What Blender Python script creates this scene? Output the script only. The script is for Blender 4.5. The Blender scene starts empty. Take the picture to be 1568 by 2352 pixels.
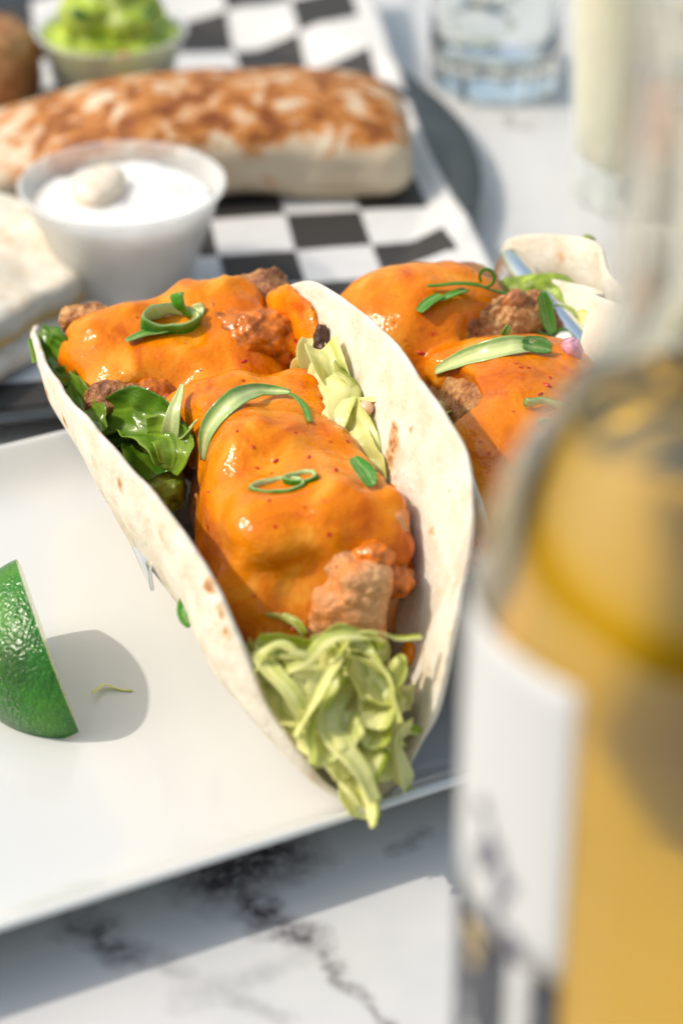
import bpy, bmesh, math, random
import numpy as np
from mathutils import Vector, Matrix

random.seed(7); RNG = np.random.default_rng(11)
S = bpy.context.scene
COL = S.collection
MM = 0.001

# ------------------------------------------------------------------ camera
FPX, PITCH, HCAM = 5553.0, math.radians(32), 365.0        # photo studied on a 1568 x 2352 grid, millimetres
cam_d = bpy.data.cameras.new('camera'); cam = bpy.data.objects.new('camera', cam_d); COL.objects.link(cam)
cam.location = (0, 0, HCAM*MM); cam.rotation_euler = (math.pi/2-PITCH, 0, 0)
cam_d.sensor_fit = 'VERTICAL'; cam_d.sensor_height = 36; cam_d.lens = 85
cam_d.clip_start = 0.01; cam_d.clip_end = 200
cam_d.dof.use_dof = True; cam_d.dof.focus_distance = 0.612; cam_d.dof.aperture_fstop = 7.6
S.camera = cam

# ------------------------------------------------------------------ light
SUN_EL, SUN_AZ = math.radians(47), math.radians(2)       # azimuth: direction the light travels, from +X
W = bpy.data.worlds.new('World'); S.world = W; W.use_nodes = True
wn = W.node_tree; wn.nodes.clear()
sky = wn.nodes.new('ShaderNodeTexSky'); sky.sky_type = 'NISHITA'; sky.sun_disc = False
sky.sun_elevation = SUN_EL; sky.air_density = 2.0; sky.dust_density = 3.4; sky.ozone_density = 0.2
to_sun = Vector((-math.cos(SUN_AZ)*math.cos(SUN_EL), -math.sin(SUN_AZ)*math.cos(SUN_EL), math.sin(SUN_EL)))
sky.sun_rotation = math.atan2(to_sun.x, to_sun.y)
bg = wn.nodes.new('ShaderNodeBackground'); bg.inputs['Strength'].default_value = 0.15
wo = wn.nodes.new('ShaderNodeOutputWorld')
wn.links.new(sky.outputs[0], bg.inputs[0]); wn.links.new(bg.outputs[0], wo.inputs[0])
sun_d = bpy.data.lights.new('sun', 'SUN'); sun_d.energy = 2.6; sun_d.angle = math.radians(1.4); sun_d.color = (1, .925, .80)
sun = bpy.data.objects.new('sun', sun_d); COL.objects.link(sun); sun.location = (-1, 0.5, 1.5)
sun.rotation_euler = to_sun.to_track_quat('Z', 'Y').to_euler()
S.view_settings.view_transform = 'Standard'; S.view_settings.look = 'None'
S.view_settings.exposure = 0.20; S.view_settings.gamma = 1.0; S.view_settings.use_curve_mapping = False
S.render.engine = 'CYCLES'; S.cycles.use_denoising = True
S.cycles.max_bounces = 14; S.cycles.transmission_bounces = 12; S.cycles.transparent_max_bounces = 16
S.cycles.diffuse_bounces = 5; S.cycles.sample_clamp_indirect = 6.0; S.cycles.blur_glossy = 0.4

# ------------------------------------------------------------------ helpers: layout
def at(x, y, z):
    """point of the place seen at grid position x, y when it stands z mm above the table (mm)"""
    a = (x-784)/FPX; b = -(y-1176)/FPX
    d = (a, math.cos(PITCH)+b*math.sin(PITCH), -math.sin(PITCH)+b*math.cos(PITCH))
    t = (z-HCAM)/d[2]
    return np.array((d[0]*t, d[1]*t, z))
def unit(v): v = np.array(v, float); return v/np.linalg.norm(v)
def crom(pts, n):
    """Catmull-Rom through pts, resampled to n points by arc length"""
    p = np.array(pts, float); p = np.vstack([2*p[0]-p[1], p, 2*p[-1]-p[-2]])
    out = []
    for i in range(1, len(p)-2):
        for t in np.linspace(0, 1, 14, endpoint=False):
            a, b, c, d = p[i-1], p[i], p[i+1], p[i+2]
            out.append(.5*((2*b)+(c-a)*t+(2*a-5*b+4*c-d)*t*t+(3*b-a-3*c+d)*t**3))
    out.append(p[-2]); out = np.array(out)
    s = np.r_[0, np.cumsum(np.linalg.norm(np.diff(out, axis=0), axis=1))]
    q = np.linspace(0, s[-1], n)
    return np.stack([np.interp(q, s, out[:, k]) for k in range(3)], 1)

# ------------------------------------------------------------------ helpers: noise + implicit surfaces (mm)
def _hash(ix, iy, iz, seed):
    h = (ix.astype(np.int64)*374761393 + iy.astype(np.int64)*668265263 + iz.astype(np.int64)*2147483647 + seed*1274126177) & 0xffffffff
    h = ((h ^ (h >> 13))*1274126177) & 0xffffffff
    h = ((h ^ (h >> 16))*2246822519) & 0xffffffff
    return ((h ^ (h >> 15)) & 0xffffff)/float(0xffffff)
def vnoise(p, s, seed=0):
    q = p/s; i = np.floor(q); f = q-i; f = f*f*(3-2*f); i = i.astype(np.int64)
    r = 0
    for dx in (0, 1):
        for dy in (0, 1):
            for dz in (0, 1):
                w = (f[:, 0] if dx else 1-f[:, 0])*(f[:, 1] if dy else 1-f[:, 1])*(f[:, 2] if dz else 1-f[:, 2])
                r = r + w*_hash(i[:, 0]+dx, i[:, 1]+dy, i[:, 2]+dz, seed)
    return r*2-1
def fbm(p, s, seed=0, o=3):
    r = 0; a = 1
    for k in range(o): r = r+a*vnoise(p, s, seed+k*17); a *= .5; s *= .47
    return r
def worley(p, s, seed=0):
    q = p/s; i = np.floor(q).astype(np.int64); best = np.full(len(p), 9.0)
    for dx in (-1, 0, 1):
        for dy in (-1, 0, 1):
            for dz in (-1, 0, 1):
                c = i+np.array((dx, dy, dz))
                j = np.stack([_hash(c[:, 0], c[:, 1], c[:, 2], seed+k) for k in (1, 2, 3)], 1)
                best = np.minimum(best, ((c+j-q)**2).sum(1))
    return np.sqrt(best)
def ell(P, c, r, R=None):
    d = P-np.asarray(c, float)
    if R is not None: d = d @ R          # columns of R are the axes
    r = np.asarray(r, float)
    k0 = np.linalg.norm(d/r, axis=1); k1 = np.linalg.norm(d/(r*r), axis=1)+1e-9
    return k0*(k0-1)/k1
def rbox(P, c, b, r, R):
    d = np.abs((P-np.array(c)) @ R)-(np.array(b)-r)
    return np.linalg.norm(np.maximum(d, 0), axis=1)+np.minimum(d.max(1), 0)-r
def smin(a, b, k):
    h = np.clip(.5+.5*(b-a)/k, 0, 1); return b*(1-h)+a*h-k*h*(1-h)
def smax(a, b, k): return -smin(-a, -b, k)
def isosurface(fn, lo, hi, h):
    """naive surface nets of fn(P)<0 in the box lo..hi, cell h (mm) -> verts, quads"""
    lo = np.array(lo, float); n = np.ceil((np.array(hi)-lo)/h).astype(int)+1
    g = np.stack(np.meshgrid(*[lo[k]+h*np.arange(n[k]) for k in range(3)], indexing='ij'), -1)
    q = 4; cn = (n-1)//q+2
    cg = np.stack(np.meshgrid(*[lo[k]+h*q*np.arange(cn[k]) for k in range(3)], indexing='ij'), -1)
    cf = fn(cg.reshape(-1, 3)).reshape(cn)
    near = np.abs(cf) < h*q*2.2+1.5
    nr = near.copy()
    for ax in range(3):
        nr = nr | np.roll(nr, 1, ax) | np.roll(nr, -1, ax)
    ix = [np.minimum((np.arange(n[k])+q//2)//q, cn[k]-1) for k in range(3)]
    mk = nr[np.ix_(*ix)]; f = np.where(cf[np.ix_(*ix)] < 0, -9.0, 9.0)
    f[mk] = fn(g[mk])
    f[0] = f[-1] = 1; f[:, 0] = f[:, -1] = 1; f[:, :, 0] = f[:, :, -1] = 1
    m = n-1; ins = (f < 0).astype(np.uint8)
    C = [(i, j, k) for i in (0, 1) for j in (0, 1) for k in (0, 1)]
    cc = sum(ins[c[0]:c[0]+m[0], c[1]:c[1]+m[1], c[2]:c[2]+m[2]] for c in C)
    act = (cc > 0) & (cc < 8); ids = np.argwhere(act); idx = -np.ones(m, int); idx[act] = np.arange(len(ids))
    val = {c: f[ids[:, 0]+c[0], ids[:, 1]+c[1], ids[:, 2]+c[2]] for c in C}
    acc = np.zeros((len(ids), 3)); cnt = np.zeros(len(ids))
    for a in C:
        for b in C:
            if sum(b)-sum(a) == 1 and all(y >= x for x, y in zip(a, b)):
                fa, fb = val[a], val[b]; x = (fa < 0) != (fb < 0)
                t = np.where(x, fa/np.where(x, fa-fb, 1), 0)
                acc += np.where(x[:, None], np.array(a)+t[:, None]*(np.array(b)-np.array(a)), 0); cnt += x
    V = lo+h*(ids+acc/cnt[:, None])
    Q = []
    for ax in range(3):
        u, w = (ax+1) % 3, (ax+2) % 3
        s0 = [slice(1, -1)]*3; s0[ax] = slice(0, -1); s1 = list(s0); s1[ax] = slice(1, None)
        fa, fb = f[tuple(s0)] < 0, f[tuple(s1)] < 0
        p = np.argwhere(fa != fb); 
        if not len(p): continue
        fl = fa[tuple(p.T)]
        p = p+np.array([0 if k == ax else 1 for k in range(3)])
        def cell(du, dw):
            c = p.copy(); c[:, u] += du; c[:, w] += dw; return idx[tuple(c.T)]
        q = np.stack([cell(-1, -1), cell(0, -1), cell(0, 0), cell(-1, 0)], 1)
        q[~fl] = q[~fl][:, ::-1]; Q.append(q)
    return V, np.vstack(Q)

# ------------------------------------------------------------------ helpers: objects
def obj(name, V, Fc, mat, parent=None, smooth=True, attr=None, uv=None, scale=MM):
    me = bpy.data.meshes.new(name)
    V = np.asarray(V, float)*scale
    me.from_pydata(V.tolist(), [], [list(map(int, f)) for f in Fc]); me.update()
    if smooth: me.polygons.foreach_set('use_smooth', [True]*len(me.polygons))
    if attr is not None:
        at_ = me.attributes.new('tint', 'FLOAT', 'POINT'); at_.data.foreach_set('value', np.asarray(attr, np.float32))
    if uv is not None:
        l = me.uv_layers.new(name='UVMap'); uv = np.asarray(uv)
        li = np.zeros(len(me.loops), int); me.loops.foreach_get('vertex_index', li)
        l.data.foreach_set('uv', uv[li].ravel().astype(np.float32))
    if mat is not None: me.materials.append(mat)
    o = bpy.data.objects.new(name, me); COL.objects.link(o)
    if parent is not None:
        o.parent = parent; o.matrix_parent_inverse = Matrix.Translation(-parent.location)
    return o
def thing(name, label, cat, loc, group=None):
    o = bpy.data.objects.new(name, None); COL.objects.link(o); o.location = [c*MM for c in loc]; o.empty_display_size = .02
    return tag(o, label, cat, group)
def tag(o, label, cat, group=None):
    o['label'] = label; o['category'] = cat
    if group: o['group'] = group
    return o
def grid_faces(nu, nv, wrap_u=False, wrap_v=False):
    F = []
    for i in range(nu if wrap_u else nu-1):
        for j in range(nv if wrap_v else nv-1):
            a, b = i, (i+1) % nu; c, d = j, (j+1) % nv
            F.append((a*nv+c, b*nv+c, b*nv+d, a*nv+d))
    return F
def lathe(profile, n=64, center=(0, 0, 0), arc=(0, 2*math.pi)):
    """profile [(r, z)...] turned about z; closed round unless arc is partial"""
    full = abs(arc[1]-arc[0]-2*math.pi) < 1e-6
    th = np.linspace(arc[0], arc[1], n, endpoint=not full)
    V = [(center[0]+r*math.cos(t), center[1]+r*math.sin(t), center[2]+z) for t in th for r, z in profile]
    return np.array(V), [tuple(reversed(f)) for f in grid_faces(n, len(profile), wrap_u=full)][::1]
def mod(o, kind, **kw):
    m = o.modifiers.new(kind.lower(), kind)
    for k, v in kw.items(): setattr(m, k, v)
    return m
def recalc(o):
    bm = bmesh.new(); bm.from_mesh(o.data); bmesh.ops.recalc_face_normals(bm, faces=bm.faces); bm.to_mesh(o.data); bm.free()
    return o

# ------------------------------------------------------------------ helpers: materials
class NT:
    def __init__(s, name):
        s.m = bpy.data.materials.new(name); s.m.use_nodes = True; s.t = s.m.node_tree; s.N = s.t.nodes; s.L = s.t.links
        s.b = s.N['Principled BSDF']; s.out = s.N['Material Output']
    def n(s, typ, _props=None, **inp):
        x = s.N.new(typ)
        for k, v in (_props or {}).items(): setattr(x, k, v)
        for k, v in inp.items(): s.set(x, k, v)
        return x
    def set(s, node, key, v):
        if isinstance(key, str) and key.startswith('i') and key[1:].isdigit(): key = int(key[1:])
        k = key if isinstance(key, int) else key.replace('_', ' ')
        if isinstance(v, bpy.types.Node): s.L.new(v.outputs[0], node.inputs[k])
        elif isinstance(v, bpy.types.NodeSocket): s.L.new(v, node.inputs[k])
        else:
            if isinstance(v, (tuple, list)) and len(v) == 3 and node.inputs[k].type == 'RGBA': v = (*v, 1)
            node.inputs[k].default_value = v
    def math(s, op, a, b=0.0, c=None, clamp=False):
        x = s.n('ShaderNodeMath', {'operation': op, 'use_clamp': clamp}, i0=a, i1=b)
        if c is not None: s.set(x, 2, c)
        return x.outputs[0]
    def vm(s, op, a, b=None, scale=None):
        x = s.n('ShaderNodeVectorMath', {'operation': op}, i0=a)
        if b is not None: s.set(x, 1, b)
        if scale is not None: s.set(x, 3, scale)
        return x.outputs['Value'] if op in ('LENGTH', 'DOT_PRODUCT', 'DISTANCE') else x.outputs[0]
    def coord(s, which='Object'): return s.n('ShaderNodeTexCoord').outputs[which]
    def geo(s, which='Position'): return s.n('ShaderNodeNewGeometry').outputs[which]
    def noise(s, vec, scale, detail=3, rough=.55, dist=0.0):
        return s.n('ShaderNodeTexNoise', None, Vector=vec, Scale=scale, Detail=detail, Roughness=rough, Distortion=dist).outputs[0]
    def voro(s, vec, scale, feat='F1', out='Distance'):
        return s.n('ShaderNodeTexVoronoi', {'feature': feat}, Vector=vec, Scale=scale).outputs[out]
    def ramp(s, fac, stops):
        x = s.n('ShaderNodeValToRGB', None, Fac=fac); e = x.color_ramp.elements
        while len(e) < len(stops): e.new(.5)
        for k, (p, c) in enumerate(stops): e[k].position = p; e[k].color = (*c, 1) if isinstance(c, tuple) else (c, c, c, 1)
        return x.outputs[0]
    def mix(s, f, a, b):
        x = s.n('ShaderNodeMix', {'data_type': 'RGBA'})
        for k, v in ((0, f), (6, a), (7, b)): s.set(x, k, v)
        return x.outputs[2]
    def rng(s, v, a, b, c=0.0, d=1.0):
        return s.n('ShaderNodeMapRange', {'clamp': True}, i0=v, i1=a, i2=b, i3=c, i4=d).outputs[0]
    def bump(s, h, strength=.5, dist=.001):
        s.L.new(s.n('ShaderNodeBump', None, Height=h, Strength=strength, Distance=dist).outputs[0], s.b.inputs['Normal'])
    def p(s, **kw):
        for k, v in kw.items(): s.set(s.b, k, v)
        return s

def m_sauce():
    t = NT('orange_sauce'); c = t.geo()
    n1 = t.noise(c, 60, 3); n2 = t.noise(c, 900, 2)
    base = t.ramp(t.noise(t.vm('MULTIPLY', c, (1, .6, 1)), 75, 5, .6, .8), [(.30, (.46, .080, .001)), (.44, (.64, .165, .001)), (.54, (.70, .21, .002)), (.72, (.78, .33, .035))])
    vd = t.voro(c, 210); sel = t.noise(c, 130, 1)
    fl = t.math('MULTIPLY', t.rng(vd, .10, .17, 1, 0), t.rng(sel, .55, .6))
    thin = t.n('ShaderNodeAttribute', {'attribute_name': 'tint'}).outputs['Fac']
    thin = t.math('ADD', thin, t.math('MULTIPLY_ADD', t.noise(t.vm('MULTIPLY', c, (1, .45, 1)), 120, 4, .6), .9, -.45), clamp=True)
    base = t.mix(t.rng(thin, .18, .85, 0, .92), base, (.26, .034, .002))  # steep flanks go darker: thinned sauce and painted-in shade share this tint
    base = t.mix(fl, base, (.45, .02, .004))
    vd2 = t.voro(c, 520); fl2 = t.math('MULTIPLY', t.rng(vd2, .09, .16, .8, 0), t.rng(t.noise(c, 300, 1), .55, .6))
    base = t.mix(fl2, base, (.30, .05, .01))
    t.p(Base_Color=base, Roughness=.13, Specular_IOR_Level=.24, Subsurface_Weight=.15, Subsurface_Radius=(1, .3, .03), Subsurface_Scale=.0025)
    t.bump(t.math('ADD', t.noise(c, 160, 3), t.math('MULTIPLY', n2, .15)), .5, .0018); return t.m
def m_chicken(name='fried_breading', pale=.0, stain=0.0):
    t = NT(name); c = t.geo(); n = t.noise(c, 190, 5, .65); n2 = t.noise(c, 60, 3); f = t.noise(c, 900, 3, .7)
    mixf = t.math('ADD', t.math('MULTIPLY', n, .55), t.math('MULTIPLY', f, .45))
    col = t.ramp(t.math('ADD', mixf, t.math('MULTIPLY_ADD', n2, .3, -.15+pale)), [(.33, (.07, .018, .005)), (.45, (.28, .085, .016)), (.56, (.50, .22, .055)), (.72, (.75, .48, .22))])
    if stain: col = t.mix(t.math('MULTIPLY', t.rng(t.noise(c, 95, 4), .42, .62), stain), t.mix(.5, col, (.66, .36, .19)), (.68, .20, .02))
    sp = t.math('MULTIPLY', t.rng(t.voro(c, 330), .08, .16, 1, 0), t.rng(t.noise(c, 200, 1), .56, .6))
    col = t.mix(sp, col, (.012, .007, .004))
    t.p(Base_Color=col, Roughness=t.rng(n, .35, .65, .22, .5), Subsurface_Weight=.12, Subsurface_Radius=(1, .4, .15), Subsurface_Scale=.0015, Specular_IOR_Level=.6)
    t.bump(t.math('ADD', f, n), .8, .0010); return t.m
def m_tortilla(name, char=.5, seed=0.0, spots=()):
    t = NT(name); c = t.vm('ADD', t.geo(), (seed, seed*.7, seed*.3))
    mot = t.noise(c, 110, 4, .6); fine = t.noise(c, 700, 3)
    st = t.noise(t.vm('MULTIPLY', c, (1, .25, .5)), 420, 3)
    base = t.ramp(mot, [(.3, (.57, .48, .36)), (.5, (.66, .60, .50)), (.7, (.72, .68, .60))])
    base = t.mix(t.math('MULTIPLY', t.rng(st, .5, .7), .3), base, (.65, .62, .56))
    blot = t.noise(c, 62, 4, .62, .4)
    b1 = t.rng(blot, .655-.05*char, .72-.05*char); b2 = t.rng(blot, .70-.05*char, .80-.05*char)
    base = t.mix(t.math('MULTIPLY', b1, .55), base, (.60, .34, .13)); base = t.mix(t.math('MULTIPLY', b2, .8), base, (.26, .09, .02))
    if spots:
        dn = t.n('ShaderNodeTexNoise', None, Vector=t.geo(), Scale=420, Detail=3).outputs[1]
        wv = t.vm('ADD', t.geo(), t.vm('SCALE', t.vm('SUBTRACT', dn, (.5, .5, .5)), None, .0045)); tot = None
        for p, r in spots:
            v = t.rng(t.vm('DISTANCE', wv, tuple(float(c_)*MM for c_ in p)), r*MM*.35, r*MM*1.25, 1, 0)
            tot = v if tot is None else t.math('MAXIMUM', tot, v)
        tot = t.math('MULTIPLY', tot, t.rng(fine, .3, .6, .55, 1.0))
        base = t.mix(t.rng(tot, .05, .5, 0, .75), base, (.62, .36, .15)); base = t.mix(t.rng(tot, .45, .95, 0, .9), base, (.30, .10, .02))
    t.p(Base_Color=base, Roughness=.72, Specular_IOR_Level=.2, Subsurface_Weight=.25, Subsurface_Radius=(1, .75, .5), Subsurface_Scale=.0025)
    t.bump(t.math('ADD', t.math('MULTIPLY', t.noise(c, 150, 4), 1.0), t.math('MULTIPLY', fine, .3)), .7, .0015); return t.m
def m_leaf(name, dark, light, rough=.35, trans=.35, sat=None):
    """tint 0 = dark, 1 = light"""
    t = NT(name); c = t.geo(); a = t.n('ShaderNodeAttribute', {'attribute_name': 'tint'}).outputs['Fac']
    n = t.noise(c, 240, 3); st = t.noise(t.coord('Generated'), 7, 3)
    f = t.math('ADD', a, t.math('MULTIPLY_ADD', n, .5, -.25), clamp=True)
    col = t.mix(f, dark, light)
    t.p(Base_Color=col, Roughness=rough, Specular_IOR_Level=.5)
    t.bump(t.math('ADD', n, st), .4, .0008)
    tr = t.n('ShaderNodeBsdfTranslucent', None, Color=col)
    mx = t.n('ShaderNodeMixShader', None, Fac=trans); t.L.new(t.b.outputs[0], mx.inputs[1]); t.L.new(tr.outputs[0], mx.inputs[2])
    t.L.new(mx.outputs[0], t.out.inputs[0]); return t.m
def m_simple(name, col, rough=.5, metal=0.0, noise_amt=.0, nscale=100, bump=0.0, **kw):
    t = NT(name); c = t.geo(); n = t.noise(c, nscale, 4)
    lo = tuple(x*(1-noise_amt) for x in col); hi = tuple(min(1, x*(1+noise_amt)) for x in col)
    t.p(Base_Color=t.mix(t.rng(n, .3, .7), lo, hi), Roughness=t.rng(n, .3, .7, rough*.85, min(1, rough*1.15)), Metallic=metal, **kw)
    if bump: t.bump(n, bump, .001)
    return t.m
def m_glass(name, col=(1, 1, 1), ior=1.5, rough=0.0):
    t = NT(name); t.p(Base_Color=col, Roughness=rough, IOR=ior, Transmission_Weight=1.0); return t.m
def m_plastic_cup():
    t = NT('clear_plastic'); n = t.noise(t.geo(), 300, 3)
    t.p(Base_Color=(.92, .93, .94), Roughness=.18, Specular_IOR_Level=.6); t.bump(n, .15, .0006)
    tr = t.n('ShaderNodeBsdfTransparent', None, Color=(.97, .97, .97)); lw = t.n('ShaderNodeLayerWeight', None, Blend=.35)
    mx = t.n('ShaderNodeMixShader', None, Fac=t.rng(lw.outputs['Facing'], 0, 1, .16, .6))
    t.L.new(tr.outputs[0], mx.inputs[1]); t.L.new(t.b.outputs[0], mx.inputs[2]); t.L.new(mx.outputs[0], t.out.inputs[0]); return t.m

MAT = {}
MAT['sauce'] = m_sauce(); MAT['chicken'] = m_chicken(); MAT['chicken_pale'] = m_chicken('pale_breading', .07)
MAT['chicken_bare'] = m_chicken('torn_chicken', .12, .85); MAT['glazed'] = m_simple('sauce_glazed_breading', (.50, .13, .006), .16, 0, .7, 200, .8)
MAT['lettuce'] = m_leaf('iceberg_lettuce', (.44, .52, .02), (.95, .93, .50), .28, .45)
MAT['scallion'] = m_leaf('scallion_green', (.05, .25, .008), (.70, .78, .36), .22, .2)
MAT['leaf'] = m_leaf('green_leaf_lettuce', (.055, .17, .006), (.27, .42, .035), .22, .3)
MAT['guac'] = m_simple('guacamole', (.21, .29, .02), .42, 0, .6, 260, .9, Subsurface_Weight=.2, Subsurface_Radius=(.6, 1, .2), Subsurface_Scale=.002)
MAT['tomato'] = m_simple('tomato', (.72, .17, .07), .2, 0, .3, 260, .3, Subsurface_Weight=.3, Subsurface_Radius=(1, .3, .2), Subsurface_Scale=.002)
MAT['onion'] = m_simple('red_onion', (.58, .30, .38), .2, 0, .4, 300, .2, Subsurface_Weight=.3, Subsurface_Radius=(1, .6, .8), Subsurface_Scale=.002)
MAT['chili'] = m_simple('chili_flake', (.50, .02, .006), .25, 0, .3, 900)
MAT['steel'] = m_simple('polished_steel', (.72, .73, .75), .12, 1.0, .05, 80)
MAT['pewter'] = m_simple('worn_aluminium', (.11, .115, .115), .42, 1.0, .15, 60, .1)
MAT['plate'] = m_simple('white_glazed_ceramic', (.58, .59, .595), .13, 0, .012, 20, .02, Coat_Weight=.3, Coat_Roughness=.05)
MAT['crema'] = m_simple('white_crema', (.86, .83, .79), .3, 0, .04, 90, .2, Subsurface_Weight=1.0, Subsurface_Radius=(1, .85, .7), Subsurface_Scale=.012)
MAT['plastic'] = m_plastic_cup()

def m_marble():
    t = NT('white_marble'); c = t.geo()
    d = t.n('ShaderNodeTexNoise', None, Vector=c, Scale=38, Detail=4, Roughness=.6).outputs[1]
    w = t.vm('ADD', c, t.vm('SCALE', t.vm('SUBTRACT', d, (.5, .5, .5)), None, .022))
    d2 = t.n('ShaderNodeTexNoise', None, Vector=c, Scale=260, Detail=3).outputs[1]
    w = t.vm('ADD', w, t.vm('SCALE', t.vm('SUBTRACT', d2, (.5, .5, .5)), None, .0035))
    cloud = t.noise(c, 14, 4, .6); grain = t.noise(c, 320, 3)
    base = t.ramp(cloud, [(.3, (.50, .51, .52)), (.5, (.56, .56, .565)), (.7, (.58, .58, .585))])
    tot = None
    for (A, B, wd, k) in VEINS:
        A = (A[0]*MM, A[1]*MM, 0); B = (B[0]*MM, B[1]*MM, 0)
        ba = Vector(B)-Vector(A)
        pa = t.vm('SUBTRACT', w, A)
        h = t.math('DIVIDE', t.vm('DOT_PRODUCT', pa, tuple(ba)), ba.length_squared, clamp=True)
        dist = t.vm('LENGTH', t.vm('SUBTRACT', pa, t.vm('SCALE', tuple(ba), None, h)))
        v = t.math('MULTIPLY', t.rng(dist, wd*MM*.3, wd*MM*1.7, 1, 0), min(1, k*1.15))
        tot = v if tot is None else t.math('MAXIMUM', tot, v)
    tot = t.math('MULTIPLY', tot, t.rng(grain, .28, .55, .5, 1.0))
    far = t.noise(t.vm('ADD', c, (3.1, 1.7, 0)), 5.5, 6, .55, .7)
    fv = t.math('MULTIPLY', t.rng(t.math('ABSOLUTE', t.math('SUBTRACT', far, .5)), 0, .012, .5, 0), t.rng(t.noise(c, 9, 2), .5, .62))
    fv = t.math('MULTIPLY', fv, t.rng(t.n('ShaderNodeSeparateXYZ', None, i0=c).outputs[1], .55, .75))
    tot = t.math('MAXIMUM', tot, fv)
    t.p(Base_Color=t.mix(tot, base, (.075, .062, .07)), Roughness=.22, Specular_IOR_Level=.5); return t.m
def gp(x, y): p = at(x, y, 0); return (p[0], p[1])
VEINS = [(gp(500, 2010), gp(610, 1965), 9, .9), (gp(560, 2030), gp(600, 2090), 5, .85), (gp(600, 2090), gp(730, 2150), 4.2, .95),
         (gp(640, 2080), gp(740, 2160), 3.0, .8), (gp(730, 2150), gp(770, 2260), 1.8, .55), (gp(770, 2260), gp(900, 2380), 1.6, .55),
         (gp(900, 2380), gp(1150, 2600), 2.5, .7), (gp(190, 2125), gp(270, 2160), 4.2, .55), (gp(240, 2140), gp(285, 2185), 4.0, .7),
         (gp(330, 2195), gp(430, 2240), 3.0, .25), (gp(430, 2300), gp(720, 2170), 3.5, .22), (gp(900, 1965), gp(980, 1930), 2.5, .35),
         (gp(480, 1990), gp(300, 1800), 4, .6), (gp(520, 2290), gp(640, 2340), 2.5, .25)]

# ================================================================== the setting
def make_table():
    x0, x1, y0, y1, th = -1500, 1500, -500, 2700, 30
    nx, ny = 40, 40
    V = []
    r = 6
    prof = [(0, -th), (0, -r), (r*.3, -r*.3), (r, 0)]
    rect = lambda i: [(x0+i, y0+i), (x1-i, y0+i), (x1-i, y1-i), (x0+i, y1-i)]
    F = []
    for k, (ins, z) in enumerate(prof): V += [(x, y, z) for x, y in rect(ins)]
    for k in range(len(prof)-1):
        for i in range(4): j = (i+1) % 4; F.append((k*4+i, k*4+j, (k+1)*4+j, (k+1)*4+i))
    n = (len(prof)-1)*4; F.append((n, n+1, n+2, n+3)); F.append((3, 2, 1, 0))
    o = obj('tabletop', V, F, m_marble(), smooth=False)
    o['kind'] = 'structure'
make_table()

# ================================================================== plate
PA = np.array((-72.5, 387.6)); PDIR = unit((100.2, 50.5)); PN = np.array((-PDIR[1], PDIR[0]))   # near edge, along, inward
def plate_pt(u, v): return PA+PDIR*u+PN*v
PLATE_Z, RIM_Z = 8.0, 19.0
def make_plate():
    u0, u1, v0, v1 = -150, 262, 0, 192
    cu, cv = (u0+u1)/2, (v0+v1)/2; hu, hv = (u1-u0)/2, (v1-v0)/2
    def ring(ins, z, rad, n=12):
        pts = []
        a, b = hu-ins, hv-ins; rad = max(rad, .5)
        for k, (sx, sy) in enumerate(((1, 1), (-1, 1), (-1, -1), (1, -1))):
            for i in range(n):
                th = math.pi/2*(k+i/(n-1))
                pts.append((cu+sx*(a-rad)+rad*math.cos(th), cv+sy*(b-rad)+rad*math.sin(th), z))
        return pts
    prof = [(50, 0.4, 3), (31, 0.4, 4), (28, 1.0, 4), (15, 6.4, 8), (4, 14.4, 12), (.3, 17.2, 14), (0, 17.6, 14), (.3, 18.6, 14), (1.3, 19, 14), (2.4, 18.6, 13),
            (4.5, 16.4, 12), (9, 12.2, 10), (14, 9.5, 8), (20, 8.2, 6), (27, 8.0, 5), (40, 8.0, 5)]
    V = []; n = 48
    for ins, z, rad in prof:
        for p in ring(ins, z, rad): q = plate_pt(p[0], p[1]); V.append((q[0], q[1], p[2]))
    F = []
    for k in range(len(prof)-1):
        for i in range(n): j = (i+1) % n; F.append((k*n+i, k*n+j, (k+1)*n+j, (k+1)*n+i))
    F.append(tuple((len(prof)-1)*n+i for i in range(n))); F.append(tuple(reversed(range(n))))
    o = recalc(obj('serving_plate', V, F, MAT['plate']))
    mod(o, 'SUBSURF', levels=1, render_levels=2)
    tag(o, 'long white glazed rectangular plate under the tacos on the marble table', 'plate')
make_plate()

# ================================================================== taco parts
N0 = np.array((4.5, 427.3)); AX = unit((-53, 169)); PX = np.array((AX[1], -AX[0]))     # along, across (to the right)
R3 = np.array([[PX[0], AX[0], 0], [PX[1], AX[1], 0], [0, 0, 1.0]])                     # columns: across, along, up
def tl(u, p, z): q = N0+AX*u+PX*p; return np.array((q[0], q[1], z))

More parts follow.
